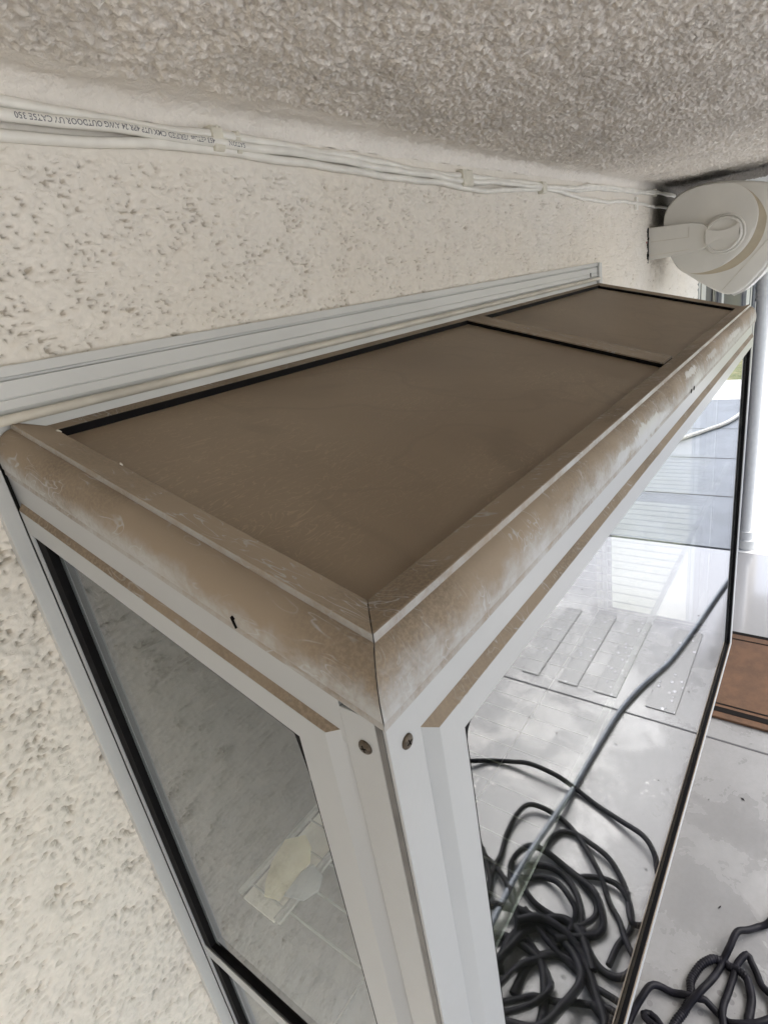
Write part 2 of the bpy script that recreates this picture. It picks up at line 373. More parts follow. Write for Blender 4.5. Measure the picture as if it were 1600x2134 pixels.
# soffit with its cove against the wall
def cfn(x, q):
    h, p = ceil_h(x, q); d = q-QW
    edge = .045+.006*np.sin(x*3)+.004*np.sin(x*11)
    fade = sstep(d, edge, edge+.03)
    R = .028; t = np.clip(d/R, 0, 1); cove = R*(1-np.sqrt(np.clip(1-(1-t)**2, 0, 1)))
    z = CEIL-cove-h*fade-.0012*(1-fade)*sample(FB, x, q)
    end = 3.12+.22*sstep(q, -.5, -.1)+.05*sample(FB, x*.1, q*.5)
    st = sstep(x, end-.16-.22*sstep(d, .25, 0), end+.14)*.93  # soffit gets darker towards its far end
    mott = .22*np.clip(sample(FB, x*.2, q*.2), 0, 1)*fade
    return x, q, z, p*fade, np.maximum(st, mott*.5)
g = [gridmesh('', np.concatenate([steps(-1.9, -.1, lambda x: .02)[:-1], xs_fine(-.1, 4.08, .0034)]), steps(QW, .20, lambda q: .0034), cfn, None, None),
     gridmesh('', np.concatenate([steps(-1.9, -.1, lambda x: .02)[:-1], xs_fine(-.1, 4.08, .02)]), steps(.20, 1.55, lambda q: .012), cfn, None, None)]  # unseen outer soffit, made deeper to keep a sun patch off the floor
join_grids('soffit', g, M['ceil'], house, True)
b = MB(); b.box(-3, 4.08, QW-.03, 1.57, CEIL+.004, CEIL+.09); b.box(-3, 4.08, 1.552, 1.62, CEIL-.10, CEIL+.2); b.box(-3, -1.9, QW, 1.55, CEIL, CEIL+.003)
b.build('fascia', M['trim'], house)
b = MB(); b.box(4.084, 12.0, QW-.03, 1.0, CEIL+.01, CEIL+.06); b.build('porch_panel', M['white'], house)

# sliding door far along the wall
door = MB(); QD = QW-.01
for x0, x1 in ((4.44, 4.72), (5.48, 5.60), (7.16, 7.45), (7.55, 7.64), (8.1, 8.35)): door.box(x0, x1, QD-.03, QD+.015, FL, .12)
door.box(4.44, 8.35, QD-.03, QD+.013, .06, .12)
do = door.build('sliding_door', M['white'], house)
b = MB(); b.box(4.72, 5.48, QD-.02, QD-.01, FL, .06); b.box(5.6, 7.16, QD-.025, QD-.015, FL, .06); b.box(7.64, 8.1, QD-.025, QD-.015, FL, .06)
b.build('door_glass', M['doorglass'], do)
for bx in ((5.14, 5.18, QD-.012, QD, FL, .06), (5.22, 5.25, QD-.012, QD-.002, FL, .06), (4.50, 4.53, QD+.014, QD+.018, FL, .12), (7.46, 7.54, QD-.03, QD-.02, FL, .06)):
    b = MB(); b.box(*bx); b.build('door_track', M['gap'], do)

# ---------------------------------------------------------------- garden window
gw = empty('garden_window', (L/2, QW, -1.35), 'white projecting garden window with brown dust on its glass roof and big clear panes', 'window')
# roof edge profile: inset factor a (x) / bq (q), height h
def prof():
    P = [(.0684, .0584, .030), (.0684, .0584, .0385), (.0670, .0570, .0415), (.0262, .0190, .0572), (.0248, .0176, .0570), (.0244, .0172, .0500)]
    # bullnose: from the bead foot out and down
    for i in range(1, 13):
        t = i/12*math.pi/2
        ex = .0244-(.0244+.0005)*math.sin(t); h = .016+(.0495-.016)*math.cos(t)
        P.append((ex, ex*.72 if ex > 0 else ex, h))
    P += [(-.0004, -.0004, .0075), (.0006, .0006, .0060), (.0002, .0002, .0030), (.0, .0, .0), (.0035, .0035, -.0006), (.014, .012, .0)]
    P += [(.030, .026, .010), (.060, .050, .016)]
    return P
PR = prof(); GP = .0006
def stat(fx, fq): return [F(fx(a), fq(b_), h) for a, b_, h in PR]
b = MB(); b.rows([stat(lambda a: a, lambda c: QW+.012), stat(lambda a: a, lambda c: -c-GP)]); b.build('side_cornice', M['cornice'], gw, smooth=28)
b = MB(); b.rows([stat(lambda a: a+GP, lambda c: -c), stat(lambda a: L-a-GP, lambda c: -c)]); b.build('front_cornice', M['cornice'], gw, smooth=28)
PR = [(a, c, h if h < .012 else h-.012*min(1, (h-.012)/.02)) for a, c, h in PR]
b = MB(); b.rows([stat(lambda a: L-a, lambda c: -c-GP), stat(lambda a: L-a, lambda c: QW+.012)]); b.build('side_cornice', M['cornice'], gw, smooth=28)
# dark filling behind the mitres
b = MB()
for X in (.012, L-.012):
    sg = 1 if X < 1 else -1
    b.rows([[F(X-.0035, -.004, .004), F(X+.0035, -.008, .004), F(X+sg*.04+.003, -.045, .030), F(X+sg*.04-.003, -.045, .030)], [F(X-.0035, -.010, .036), F(X+.0035, -.014, .036), F(X+sg*.04+.003, -.049, .0385), F(X+sg*.04-.003, -.045, .0385)]])
b.build('corner_seam', M['gap'], gw)
# dusty roof glass in two panes, bar between, black inner faces
XD0, XD1 = 1.118, 1.200
b = MB(); b.box(0, 0, 0, 0, 0, 0) if False else None
def slab(b, x0, x1, q0, q1, h0, h1): b.rows([[F(x0, q0, h0), F(x0, q1, h0), F(x0, q1, h1), F(x0, q0, h1)], [F(x1, q0, h0), F(x1, q1, h0), F(x1, q1, h1), F(x1, q0, h1)]])
QI = -.5255
for x0, x1 in ((.0640, XD0+.01), (XD1-.01, L-.0640)):
    b = MB(); slab(b, x0, x1, QI-.01, -.054, .026, .0315); b.build('roof_glass', M['roof'], gw)
b = MB(); slab(b, .062, L-.062, QI-.0010, QI+.0012, .0317, .0412); slab(b, XD0+.001, XD1-.001, QI, -.059, .0317, .0400); slab(b, L-.0760, L-.0640, QI, -.059, .0317, .0400)
slab(b, .066, .0690, QI, -.059, .0317, .036); slab(b, .07, L-.07, -.0590, -.056, .0317, .036)
b.build('roof_gasket', M['gasket'], gw)
b = MB(); slab(b, XD0, XD1, QI-.001, -.0600, .0402, .0432); b.build('roof_bar', M['frame_top'], gw)
b = MB(); slab(b, .030, L-.030, QW+.004, QI-.001, .0380, .0415); b.build('roof_bar', M['frame_top'], gw)
# head trim on the wall
def wallx(b, prof_, x0, x1): b.rows([[(x0, QW+a, z) for a, z in prof_], [(x1, QW+a, z) for a, z in prof_]])
b = MB()
wallx(b, [(-.004, .2835), (.012, .2835), (.0125, .2825), (.0125, .2712), (.0045, .2702), (.0045, .2672), (.0120, .2662), (.0120, .2475), (.0095, .2468), (.0095, .2458), (.0115, .2450), (.0125, .2350), (.0085, .2300), (.0085, .19), (-.004, .19)], -.020, L+.006)
b.build('head_trim', M['trim'], gw, smooth=20)
b = MB(); b.tube([(-.020, QW+.0165, .2235), (L-.02, QW+.0165, .2235)], .0062, 14); b.build('glazing_rod', M['bead'], gw, smooth=60)
b = MB(); b.box(L-.028, L+.004, QW-.002, QW+.020, .19, .2812); b.box(L-.030, L-.004, QW+.0125, QW+.018, .200, .268)
b.build('trim_end_cap', M['trim'], gw, bevel=.001)
b = MB(); b.box(L-.118, L-.1145, QW+.012, QW+.0150, .234, .250); b.build('trim_notch', M['dark'], gw)
# wall jambs (flanges) down both sides
for X, sg in ((-.021, 1), (L+.021, -1)):
    b = MB(); x2 = X+sg*.0185
    b.box(min(X, x2), max(X, x2), QW-.004, QW+.012, -1.36, .19); b.build('wall_flange', M['trim'], gw, bevel=.0012)
# fascia plane and corner posts
QF, XF = -.009, .009
def vbox(b, x0, x1, q0, q1, z0, z1): b.box(x0, x1, q0, q1, z0, z1)
ZB = -1.352
b = MB(); b.box(.0035, .0435, -.016, QF+.006, ZB, .0035); post_f = b.build('corner_post', M['white'], gw, bevel=.0008)
b = MB(); b.box(.0030, .0065, -.0465, -.0130, ZB, .0035); b.box(.0065, .012, -.045, -.016, ZB, .002); post_s = b.build('corner_post', M['white'], gw, bevel=.0008)
b = MB(); b.box(L-.0435, L-.0035, -.016, QF+.006, ZB, .0035); b.box(L-.0065, L-.0030, -.0465, -.0130, ZB, .0035); b.build('corner_post', M['white'], gw, bevel=.0008)
b = MB(); b.box(.0028, .010, -.0122, -.0060, ZB, .0030); b.build('corner_strip', M['gap'], gw)
b = MB(); b.box(.0045, .011, -.0130, -.0105, ZB, .0030); b.build('corner_gap', M['gasket'], gw)
b = MB()                                       # head fascia strips behind the sash tops
b.box(.0437, L-.0437, -.020, QF+.004, -.0600, .008)
b.build('fascia_strip', M['white'], gw)
b = MB(); b.rows([[(.0035, -.0467, .012), (.012, -.0467, .012), (.012, -.0467, -.034), (.0035, -.0467, -.034)], [(.0035, QW+.004, .012-S*(QW+.05)), (.012, QW+.004, .012-S*(QW+.05)), (.012, QW+.004, -.034-S*(QW+.05)), (.0035, QW+.004, -.034-S*(QW+.05))]])
b.build('fascia_strip', M['white'], gw)

def ring(b, loops, mi=0):
    n = len(b.v); k = len(loops[0])
    for lp in loops: b.v += [W(*p) for p in lp]
    for i in range(len(loops)-1):
        for j in range(k):
            a = n+i*k+j; c = n+i*k+(j+1) % k; b.f.append((a, c, c+k, a+k)); b.mi.append(mi)
def rr(x0, x1, z0, z1, r, fn, seg=5):
    o = []
    for cx, cz, a0 in ((x0+r, z0+r, 180), (x1-r, z0+r, 270), (x1-r, z1-r, 0), (x0+r, z1-r, 90)):
        for i in range(seg+1):
            t = math.radians(a0+90*i/seg); o.append(fn(cx+r*math.cos(t), cz+r*math.sin(t)))
    return o
# front sash
def loopF(i, q, zt=None, zb=None, r=1e-5):
    return rr(i[0], L-i[0], zb, zt, r, lambda x, z: (x, q, z))
QS = .0022
b = MB()
ring(b, [loopF((.0437,), QF+.0035, -.0335, -1.352), loopF((.0600,), QS, -.0440, -1.342), loopF((.0612,), QS+.0002, -.0452, -1.341), loopF((.0962,), QS, -.0738, -1.3130), loopF((.0968,), QS-.0012, -.0744, -1.3124), loopF((.0968,), -.020, -.0744, -1.3124)])
sash = b.build('front_sash', M['sash'], gw, recalc=True)
b = MB()
ring(b, [loopF((.0966,), -.0006, -.0742, -1.3126), loopF((.1028,), -.0012, -.0775, -1.3090, .018), loopF((.1030,), -.0098, -.0777, -1.3088, .018), loopF((.0966,), -.0115, -.0742, -1.3126)])
b.build('gasket', M['gasket'], sash)
GQ = -.0100
b = MB(); b.box(.094, L-.094, GQ-.004, GQ, -1.315, -.072); b.build('front_glass', M['glass'], sash)
# side sashes (sloping head), near and far
def side(X, sg, full=True):
    qa, qb = -.0470, QW+.010
    def lp(d, x, zt, zb, dq=0): # d inset from outer frame
        f = qa-d; w_ = qb+.004+dq
        return [(x, f, zb), (x, w_, zb), (x, w_, zt-S*w_), (x, f, zt-S*f)]
    s = MB()
    ring(s, [lp(0, X+sg*.0055, -.0345, -1.352), lp(.017, X-sg*.0020, -.0450, -1.342), lp(.0182, X-sg*.0022, -.0462, -1.341, .001), lp(.052, X-sg*.0020, -.0745, -1.312, .007), lp(.0526, X-sg*.0008, -.0752, -1.3115, .0075), lp(.0526, X+sg*.022, -.0752, -1.3115, .0075)])
    so_ = s.build('side_sash', M['sash'], gw)
    # meeting rail
    s = MB(); s.box(min(X-sg*.001, X+sg*.012), max(X-sg*.001, X+sg*.012), QW+.02, -.099, -.7250, -.6960); s.build('meeting_rail', M['white'], so_, bevel=.0008)
    s = MB(); x0, x1 = sorted((X+sg*.0005, X+sg*.0105))
    f = -.0990
    s.box(x0, x1, QW+.0215, QW+.0440, -.6955, -.075-S*(QW+.03)); s.box(x0, x1, QW+.0215, QW+.040, -1.3116, -.7255)
    s.box(x0, x1, QW+.0442, f, -.6955, -.6850); s.box(x0, x1, QW+.0402, f, -.7280, -.7252); s.box(x0, x1, f-.0050, f, -.6848, -.10); s.box(x0, x1, f-.0050, f, -1.3116, -.7282); s.box(x0, x1, QW+.0402, f-.0051, -1.3116, -1.3080)
    s.rows([[(x0, QW+.0442, -.0762-S*(QW+.044)), (x1, QW+.0442, -.0762-S*(QW+.044)), (x1, QW+.0442, -.079-S*(QW+.044)), (x0, QW+.0442, -.079-S*(QW+.044))], [(x0, f-.0051, -.0762-S*f), (x1, f-.0051, -.0762-S*f), (x1, f-.0051, -.079-S*f), (x0, f-.0051, -.079-S*f)]])
    s.quad((X-sg*-.0006, f, -.128), (X+sg*.0006, f-.010, -.0765-S*f), (X+sg*.0006, f, -.075-S*f))
    s.build('gasket', M['gasket'], so_)
    s = MB(); xg0, xg1 = sorted((X+sg*.0070, X+sg*.0110))
    def pane(zt_f, zb): s.rows([[(xg0, QW+.02, zb), (xg0, f+.002, zb), (xg0, f+.002, zt_f(f)), (xg0, QW+.02, zt_f(QW+.02))], [(xg1, QW+.02, zb), (xg1, f+.002, zb), (xg1, f+.002, zt_f(f)), (xg1, QW+.02, zt_f(QW+.02))]])
    pane(lambda q: -.073-S*q, -.70); s.build('side_glass', M['sideglass'], so_)
    s = MB(); pane(lambda q: -.722, -1.315); s.build('side_glass', M['sideglass'], so_)
side(0, 1); side(L, -1)
# bottom of the box
b = MB(); b.box(.012, L-.012, QW-.02, -.016, -1.372, -1.352); b.build('window_base', M['white'], gw, bevel=.001)
b = MB(); b.box(.013, L-.013, QW-.02, -.021, -1.3515, -1.330); b.build('window_sill', M['sill'], gw)
# screws
def screw(c, ax):
    n = Vector(ax); b = MB(); c = Vector(c)
    a = n.orthogonal().normalized(); d = n.cross(a)
    prof_ = [(.0064, 0), (.0064, .0008), (.0056, .0019), (.0036, .0026), (.0012, .0028)]
    b.rows([[tuple(c+a*math.cos(2*math.pi*j/20)*r+d*math.sin(2*math.pi*j/20)*r+n*h) for j in range(20)] for r, h in prof_])
    o = b.build('screw', M['screw'], gw, smooth=50)
    b = MB()
    for t in (.5, .5+math.pi/2):
        u = a*math.cos(t)+d*math.sin(t); w_ = n.cross(u)
        p = [c+u*s1*.0032+w_*s2*.0006 for s1, s2 in ((-1, -1), (1, -1), (1, 1), (-1, 1))]
        b.quad(*[tuple(v+n*.0029) for v in p])
    b.build('screw_slot', M['dark'], o)
screw((.0242, QF+.006, -.0300), (0, 1, 0)); screw((.0030, -.0268, -.0280), (-1, 0, 0))
# weep slots and small blemishes on the cornice
b = MB()
for x in (1.088, 1.118): b.cyl((x, .0006, .0045), (0, 1, 0), .0048, .0006, 14)
for v in range(0): pass
b.build('weep_hole', M['dark'], gw)
b = MB(); b.tube([(-.0012, -.150, .0605), (-.0014, -.1485, .0560), (-.0010, -.1475, .0500)], .0011, 6); b.tube([(-.001, -.1495, .061), (-.001, -.1470, .0585)], .0015, 6); b.build('paint_chip', M['rug_dark'], gw)
b = MB()
for (x, q, r) in ((.068, -.395, .0018), (.20, -.42, .0012), (.0655, -.52, .0035)):
    b.rows([[F(x+r*math.cos(t)*1.3, q+r*math.sin(t), .0285 if x > .07 else .0405) for t in [k_*math.pi/4 for k_ in range(8)]], [F(x+.4*r*math.cos(t), q+.4*r*math.sin(t), .0300 if x > .07 else .0435) for t in [k_*math.pi/4 for k_ in range(8)]]])
b.build('paint_flake', M['bead'], gw)

# shelf inside the window
sh = empty('wire_shelf', (L/2, -.25, -.5), 'white wire shelf with a clear glass front edge, inside the garden window', 'shelf')
b = MB(); x = .05
while x < L-.05:
    b.tube([(x, -.392, -.503), (x, -.052, -.503)], .0016, 5); x += .0425
b.build('wires', M['shelfwire'], sh)
b = MB(); b.box(.03, L-.03, -.398, -.392, -.504, -.496); b.box(.03, L-.03, -.314, -.309, -.504, -.498); b.box(.03, L-.03, -.321, -.318, -.504, -.498); b.build('rail', M['shelfwire'], sh)
b = MB(); b.box(.03, .75, -.390, -.323, -.510, -.5065); b.build('shelf_board', M['shelfboard'], sh)
b = MB(); b.box(.02, L-.02, -.0520, -.0400, -.5045, -.4960); b.build('glass_edge', M['edgeglass'], sh)
b = MB(); b.box(.02, L-.02, -.308, -.0522, -.5008, -.4996); b.build('glass_plate', M['clear'], sh)
# cloth
b = MB(); out_ = [(.087, -.387), (.125, -.396), (.150, -.375), (.138, -.350), (.118, -.333), (.091, -.335), (.052, -.332), (.045, -.356), (.060, -.372)]
hi = [(x, q, -.4965+.002*math.sin(i*2.1)) for i, (x, q) in enumerate(out_)]
b.rows([[(x, q, -.4985) for x, q in out_], hi, [(.095+(x-.095)*.6, -.362+(q+.362)*.6, -.4935+.002*math.sin(i*1.7)) for i, (x, q) in enumerate(out_)]])
cl = b.build('sponge_cloth', M['cloth'], smooth=60); tag(cl, 'crumpled pale yellow sponge cloth lying on the wire shelf inside the window', 'cloth')
b = MB(); o2 = [(.060, -.330), (.100, -.333), (.118, -.325), (.112, -.300), (.092, -.290), (.070, -.300)]
b.rows([[(x, q, -.4975) for x, q in o2], [(x, q, -.4950) for x, q in o2], [(.09+(x-.09)*.5, -.313+(q+.313)*.5, -.4900) for x, q in o2]]); tag(b.build('plastic_wrap', simple('pale_blue_plastic', (.38, .42, .45), .2), smooth=60), 'pale bluish crumpled plastic wrap beside the yellow cloth', 'plastic wrap')

# ---------------------------------------------------------------- cables along the top of the wall
def cabpts(ctrl, q0=.007):
    ph = ctrl[0][1]*400
    return [Vector((p.x, p.y+.0012*math.sin(p.x*23+ph), p.z+.0016*math.sin(p.x*17+ph*1.7)+.0009*math.sin(p.x*41+ph)+.0030*math.sin(p.x*7.5+ph)*max(0, min(1, (p.x-.6)*2)))) for p in catmull([(x, QW+q0+dq, z) for x, z, dq in ctrl], .03)]
CB = [
 ('upper white cable running highest along the wall top, passing behind the printed one', [(-1.6, .572, .002), (-.5, .566, .001), (.144, .5595, 0), (.30, .5560, .001), (.44, .5535, .004), (.70, .550, .002), (.95, .541, 0), (1.21, .5385, .003), (1.70, .5330, .004), (2.1, .545, .002), (2.6, .556, .002), (3.1, .5585, .002), (3.6, .562, .0)], .0066),
 ('white network cable printed with small grey lettering, second from the top', [(-1.6, .540, .006), (-.5, .545, .006), (.139, .5470, .006), (.30, .5450, .007), (.44, .5440, .008), (.60, .5430, .005), (.88, .5345, .003), (1.21, .529, .006), (1.70, .5290, .006), (2.2, .550, .003), (2.8, .5510, .003), (3.2, .553, .002), (3.6, .556, .0)], .0068),
 ('lowest white cable, sagging away from the others below the clips', [(-1.6, .520, .0), (-.5, .524, .0), (.131, .5285, 0), (.25, .5310, .001), (.36, .5340, .001), (.44, .5355, .002), (.60, .5310, .001), (.88, .5200, .001), (1.3, .512, .001), (1.70, .5240, .001), (1.9, .518, .001), (2.3, .505, .001), (2.8, .5050, .001), (3.1, .500, .001), (3.5, .485, .001)], .0066),
 ('thin white cable squeezed between the two upper cables', [(-1.6, .556, -.002), (.14, .5530, -.003), (.32, .5510, .000), (.44, .5490, .002), (.7, .5425, -.001), (1.0, .5350, .0), (1.21, .5335, .001), (1.7, .5275, .002), (2.2, .539, .001), (3.1, .5535, .0), (3.6, .556, .0)], .0048)]
prt = None
for lb, ctrl, r in CB:
    b = MB(); b.tube(cabpts(ctrl), r, 10); o = b.build('network_cable', M['cable'], smooth=80); tag(o, lb, 'cable', 'white cables along the wall top')
    if 'lettering' in lb: prt = (o, ctrl, r)
# printed text wraps the cable, upside down as seen from below
o, ctrl, r = prt; pts = cabpts(ctrl)
def along(x):
    for a, c in zip(pts, pts[1:]):
        if a.x <= x <= c.x: t = (x-a.x)/(c.x-a.x+1e-9); return a.lerp(c, t), (c-a).normalized()
    return pts[0], Vector((1, 0, 0))
txt = '(UL) E170453 cETLus VERIFIED CMX UTP 4PR 24 AWG OUTDOOR UV CAT5E 350MHZ'
tc = bpy.data.curves.new('print', 'FONT'); tc.body = '453 cETLus VERIFIED CMX UTP 4PR 24 AWG OUTDOOR UV CAT5E 350'; tc.size = 1; tc.offset = .012; tc.resolution_u = 2
to = bpy.data.objects.new('tmp', tc); COL.objects.link(to)
dg = bpy.context.evaluated_depsgraph_get(); me = bpy.data.meshes.new_from_object(to.evaluated_get(dg)); bpy.data.objects.remove(to)
wid = max(v.co.x for v in me.vertices); x_end, x_start = .428, .148; hgt = .0066/.72
for v in me.vertices:
    tx = v.co.x/wid; x = x_end-(x_end-x_start)*tx
    p, t = along(x); ang = math.radians(-4)-(v.co.y-.35)*hgt/r
    rr_ = r+.0003
    # text up points down along the wall, reading right to left
    a_ = ang
    q_ = p.y+rr_*math.cos(a_); z_ = p.z+rr_*math.sin(a_)
    v.co = Vector(W(x, q_, z_))
link('printing', me, M['ink'], o)
tc = bpy.data.curves.new('print2', 'FONT'); tc.body = 'SATION'; tc.size = 1; tc.offset = .012; tc.resolution_u = 2
to = bpy.data.objects.new('tmp', tc); COL.objects.link(to); dg = bpy.context.evaluated_depsgraph_get(); dg.update(); me = bpy.data.meshes.new_from_object(to.evaluated_get(dg)); bpy.data.objects.remove(to)
wid = max(v.co.x for v in me.vertices)
for v in me.vertices:
    x = .486-(.486-.455)*v.co.x/wid; p, t = along(x); a_ = math.radians(-4)-(v.co.y-.35)*hgt/r
    v.co = Vector(W(x, p.y+(r+.0003)*math.cos(a_), p.z+(r+.0003)*math.sin(a_)))
link('printing', me, M['ink'], o)
# clips
def clip(x0, x1, z0, z1, q1, label, style=0):
    t = empty('cable_clip', ((x0+x1)/2, QW, (z0+z1)/2), label, 'cable clip', 'clips holding the cables')
    b = MB()
    if style == 0:
        b.rows([[(x0, QW, z1), (x0, QW+q1*.8, z1), (x0, QW+q1, z1-.004), (x0, QW+q1, z0+.004), (x0, QW+q1*.8, z0), (x0, QW, z0)], [(x1, QW, z1), (x1, QW+q1*.8, z1), (x1, QW+q1, z1-.004), (x1, QW+q1, z0+.004), (x1, QW+q1*.8, z0), (x1, QW, z0)]])
    else:
        b.box(x0, x1, QW+.001, QW+q1, z0, z1); b.box(x0-.014, x1+.006, QW+.002, QW+q1*.7, (z0+z1)/2-.012, (z0+z1)/2+.012)
    b.build('clip_body', M['clip'] if style == 0 else M['cable'], t, bevel=.0012)
    b = MB(); b.cyl(((x0+x1)/2, QW+q1, z1-.003 if style == 0 else z1-.01), (0, 1, 0), .0025, .0012, 10); b.build('nail', M['clip'], t)
clip(.428, .448, .5320, .566, .0205, 'yellowed cable clip at the near end, beside the printed lettering')
clip(.474, .484, .5320, .563, .0182, 'thin translucent strap just right of the yellowed clip')
clip(1.185, 1.235, .512, .5505, .0205, 'wide yellowed clip at the middle of the cable run')
clip(1.690, 1.722, .512, .545, .0200, 'small cream clip where the cables cross, between wide clip and cross-shaped one')
clip(2.80, 2.83, .478, .530, .012, 'cross-shaped white clip on the lowest cable, near the speaker', 1)
clip(3.14, 3.17, .540, .574, .014, 'dirty clip under the dark corner, nearest the speaker', 0)

# ---------------------------------------------------------------- outdoor speaker
sp = empty('outdoor_speaker', (3.1, QW, .32), 'cream plastic outdoor speaker on a swivel wall bracket under the soffit', 'speaker')
OUT = [(-.501, .402), (-.493, .462), (-.457, .509), (-.404, .537), (-.334, .548), (-.255, .542), (-.161, .522), (-.069, .495), (.010, .462), (.045, .425), (.050, .37), (.025, .29), (-.045, .165), (-.079, .118), (-.142, .054), (-.191, .036), (-.232, .046), (-.296, .085), (-.383, .151), (-.438, .200), (-.485, .300)]
def outline(pts, n=5):
    P = [Vector((0, a, c)) for a, c in pts]; k = len(P); r = []
    for i in range(k):
        a, b_, c, d = P[i-1], P[i], P[(i+1) % k], P[(i+2) % k]
        for j in range(n):
            t = j/n; v = .5*((2*b_)+(c-a)*t+(2*a-5*b_+4*c-d)*t*t+(3*b_-3*c+d-a)*t**3); r.append((v.y, v.z))
    return r
OO = outline(OUT); cq = sum(a for a, _ in OO)/len(OO); cz = sum(c for _, c in OO)/len(OO)
def sc(o_, s): return [(cq+(a-cq)*s, cz+(c-cz)*s) for a, c in o_]
def lay(o_, x): return [(x, a, c) for a, c in o_]
b = MB(); b.rows([lay(sc(OO, .95), 3.118), lay(sc(OO, .975), 3.121), lay(sc(OO, .992), 3.130), lay(OO, 3.145), lay(OO, 3.50), lay(sc(OO, .97), 3.53)])
cab = b.build('cabinet', M['speaker'], sp, smooth=40)
# raised rear shell ending in the crescent step
RS = [(-.488, .400), (-.480, .456), (-.447, .500), (-.400, .527), (-.334, .537), (-.262, .532), (-.205, .520), (-.145, .480), (-.110, .425), (-.100, .37), (-.112, .30), (-.150, .235), (-.215, .185), (-.29, .160), (-.372, .163), (-.427, .205), (-.474, .300)]
R1_ = outline(RS)
def shift(o_, d):
    r = []
    for a, c in o_:
        w_ = max(0, min(1, (a+.42)/.2))*max(0, min(1, (.53-c)/.15)); r.append((a+d*w_, c-d*.75*w_))
    return r
b = MB(); b.rows([lay(shift(R1_, .003), 3.1030), lay(R1_, 3.0975), lay([(cq-.03+(a-cq+.03)*.9, cz+(c-cz)*.9) for a, c in R1_], 3.0955)])
b.build('rear_shell', M['speaker'], sp, smooth=50)
b = MB(); b.rows([lay(shift(R1_, .040), 3.1190), lay(shift(R1_, .026), 3.1165), lay(shift(R1_, .003), 3.1030)], caps=False)
b.build('crescent_step', simple('shade_tan_plastic', (.40, .345, .25), .5, var=.05), sp, smooth=60)  # tan colour imitates the shade on the down-facing step
b = MB()
b.rows([[(3.114, a, c) for a, c in ((-.232, .052), (-.02, .290), (.020, .290), (.030, .300), (-.225, .046))], [(3.1185, a, c) for a, c in ((-.232, .052), (-.02, .290), (.020, .290), (.030, .300), (-.225, .046))]])
b = MB(); b.tube([(3.1175, -.228, .062), (3.1175, -.14, .160), (3.1175, -.045, .270), (3.1175, .02, .35)], .0016, 6); b.build('seam', M['bead'], sp)
b = MB(); fr_ = [(-.196, .038), (-.154, .052), (-.091, .116), (-.058, .163), (.015, .290)]
b.rows([[(3.15, a, c) for a, c in fr_]+[(3.15, a+.016, c-.012) for a, c in reversed(fr_)], [(3.52, a, c) for a, c in fr_]+[(3.52, a+.016, c-.012) for a, c in reversed(fr_)]])
b.build('grille', M['speaker2'], sp, smooth=40)
# bracket
BR = [(QW+.002, .400), (QW+.002, .252), (-.36, .254), (-.315, .260), (-.285, .275), (-.255, .282), (-.255, .345), (-.285, .352), (-.315, .374), (-.36, .388)]
b = MB(); b.rows([lay(BR, 3.050), lay(BR, 3.095)]); br = b.build('bracket', M['speaker'], sp, bevel=.004)
b = MB(); b.rows([[(3.0485, a, c) for a, c in ((-.538, .333), (-.37, .325), (-.37, .328), (-.538, .3365))], [(3.051, a, c) for a, c in ((-.538, .333), (-.37, .325), (-.37, .328), (-.538, .3365))]])
b.rows([[(3.0485, a, c) for a, c in ((-.538, .270), (-.37, .270), (-.37, .273), (-.538, .273))], [(3.051, a, c) for a, c in ((-.538, .270), (-.37, .270), (-.37, .273), (-.538, .273))]])
b.rows([[(3.0485, a, c) for a, c in ((-.372, .325), (-.369, .325), (-.369, .372), (-.372, .372))], [(3.051, a, c) for a, c in ((-.372, .325), (-.369, .325), (-.369, .372), (-.372, .372))]])
b.build('bracket_rib', M['bead'], br)
b = MB(); b.box(3.044, 3.049, QW-.002, QW+.005, .238, .402); b.cyl((3.044, QW+.004, .352), (0, 1, 0), .006, .003, 8); b.cyl((3.044, QW+.004, .275), (0, 1, 0), .006, .003, 8); b.build('bracket_gap', M['dark'], br)
kc = (-.228, .312)
def disc(r, x, n=40, dq=0): return [(x, kc[0]+dq+r*math.cos(2*math.pi*i/n), kc[1]+r*math.sin(2*math.pi*i/n)) for i in range(n)]
b = MB(); b.rows([disc(.088, 3.100), disc(.088, 3.088), disc(.084, 3.084), disc(.080, 3.084), disc(.079, 3.088), disc(.077, 3.088), disc(.077, 3.046), disc(.074, 3.040), disc(.069, 3.039), disc(.067, 3.046), disc(.03, 3.046)])
kn = b.build('swivel_knob', M['speaker'], sp, smooth=35)
b = MB()   # grip bar across the knob, hollowed above and below
gp = []
for i in range(13):
    a = -.066+.132*i/12; gp.append((a, .018+.020*(abs(a)/.066)**2.0))
b.rows([[(x, kc[0]+a, kc[1]+s_*h) for a, h in (gp if s_ > 0 else gp)] for s_, x in ((1, 3.047), (1, 3.028), (-1, 3.028), (-1, 3.047))], closed=False)
b.build('grip', M['speaker'], kn, smooth=40)
b = MB(); b.cyl((3.01, QW+.004, .335), (0, 1, 0), .005, .002, 8); tag(b.build('wall_plug', simple('red_plastic', (.35, .03, .02), .5)), 'tiny red wall plug just left of the speaker bracket', 'wall plug')

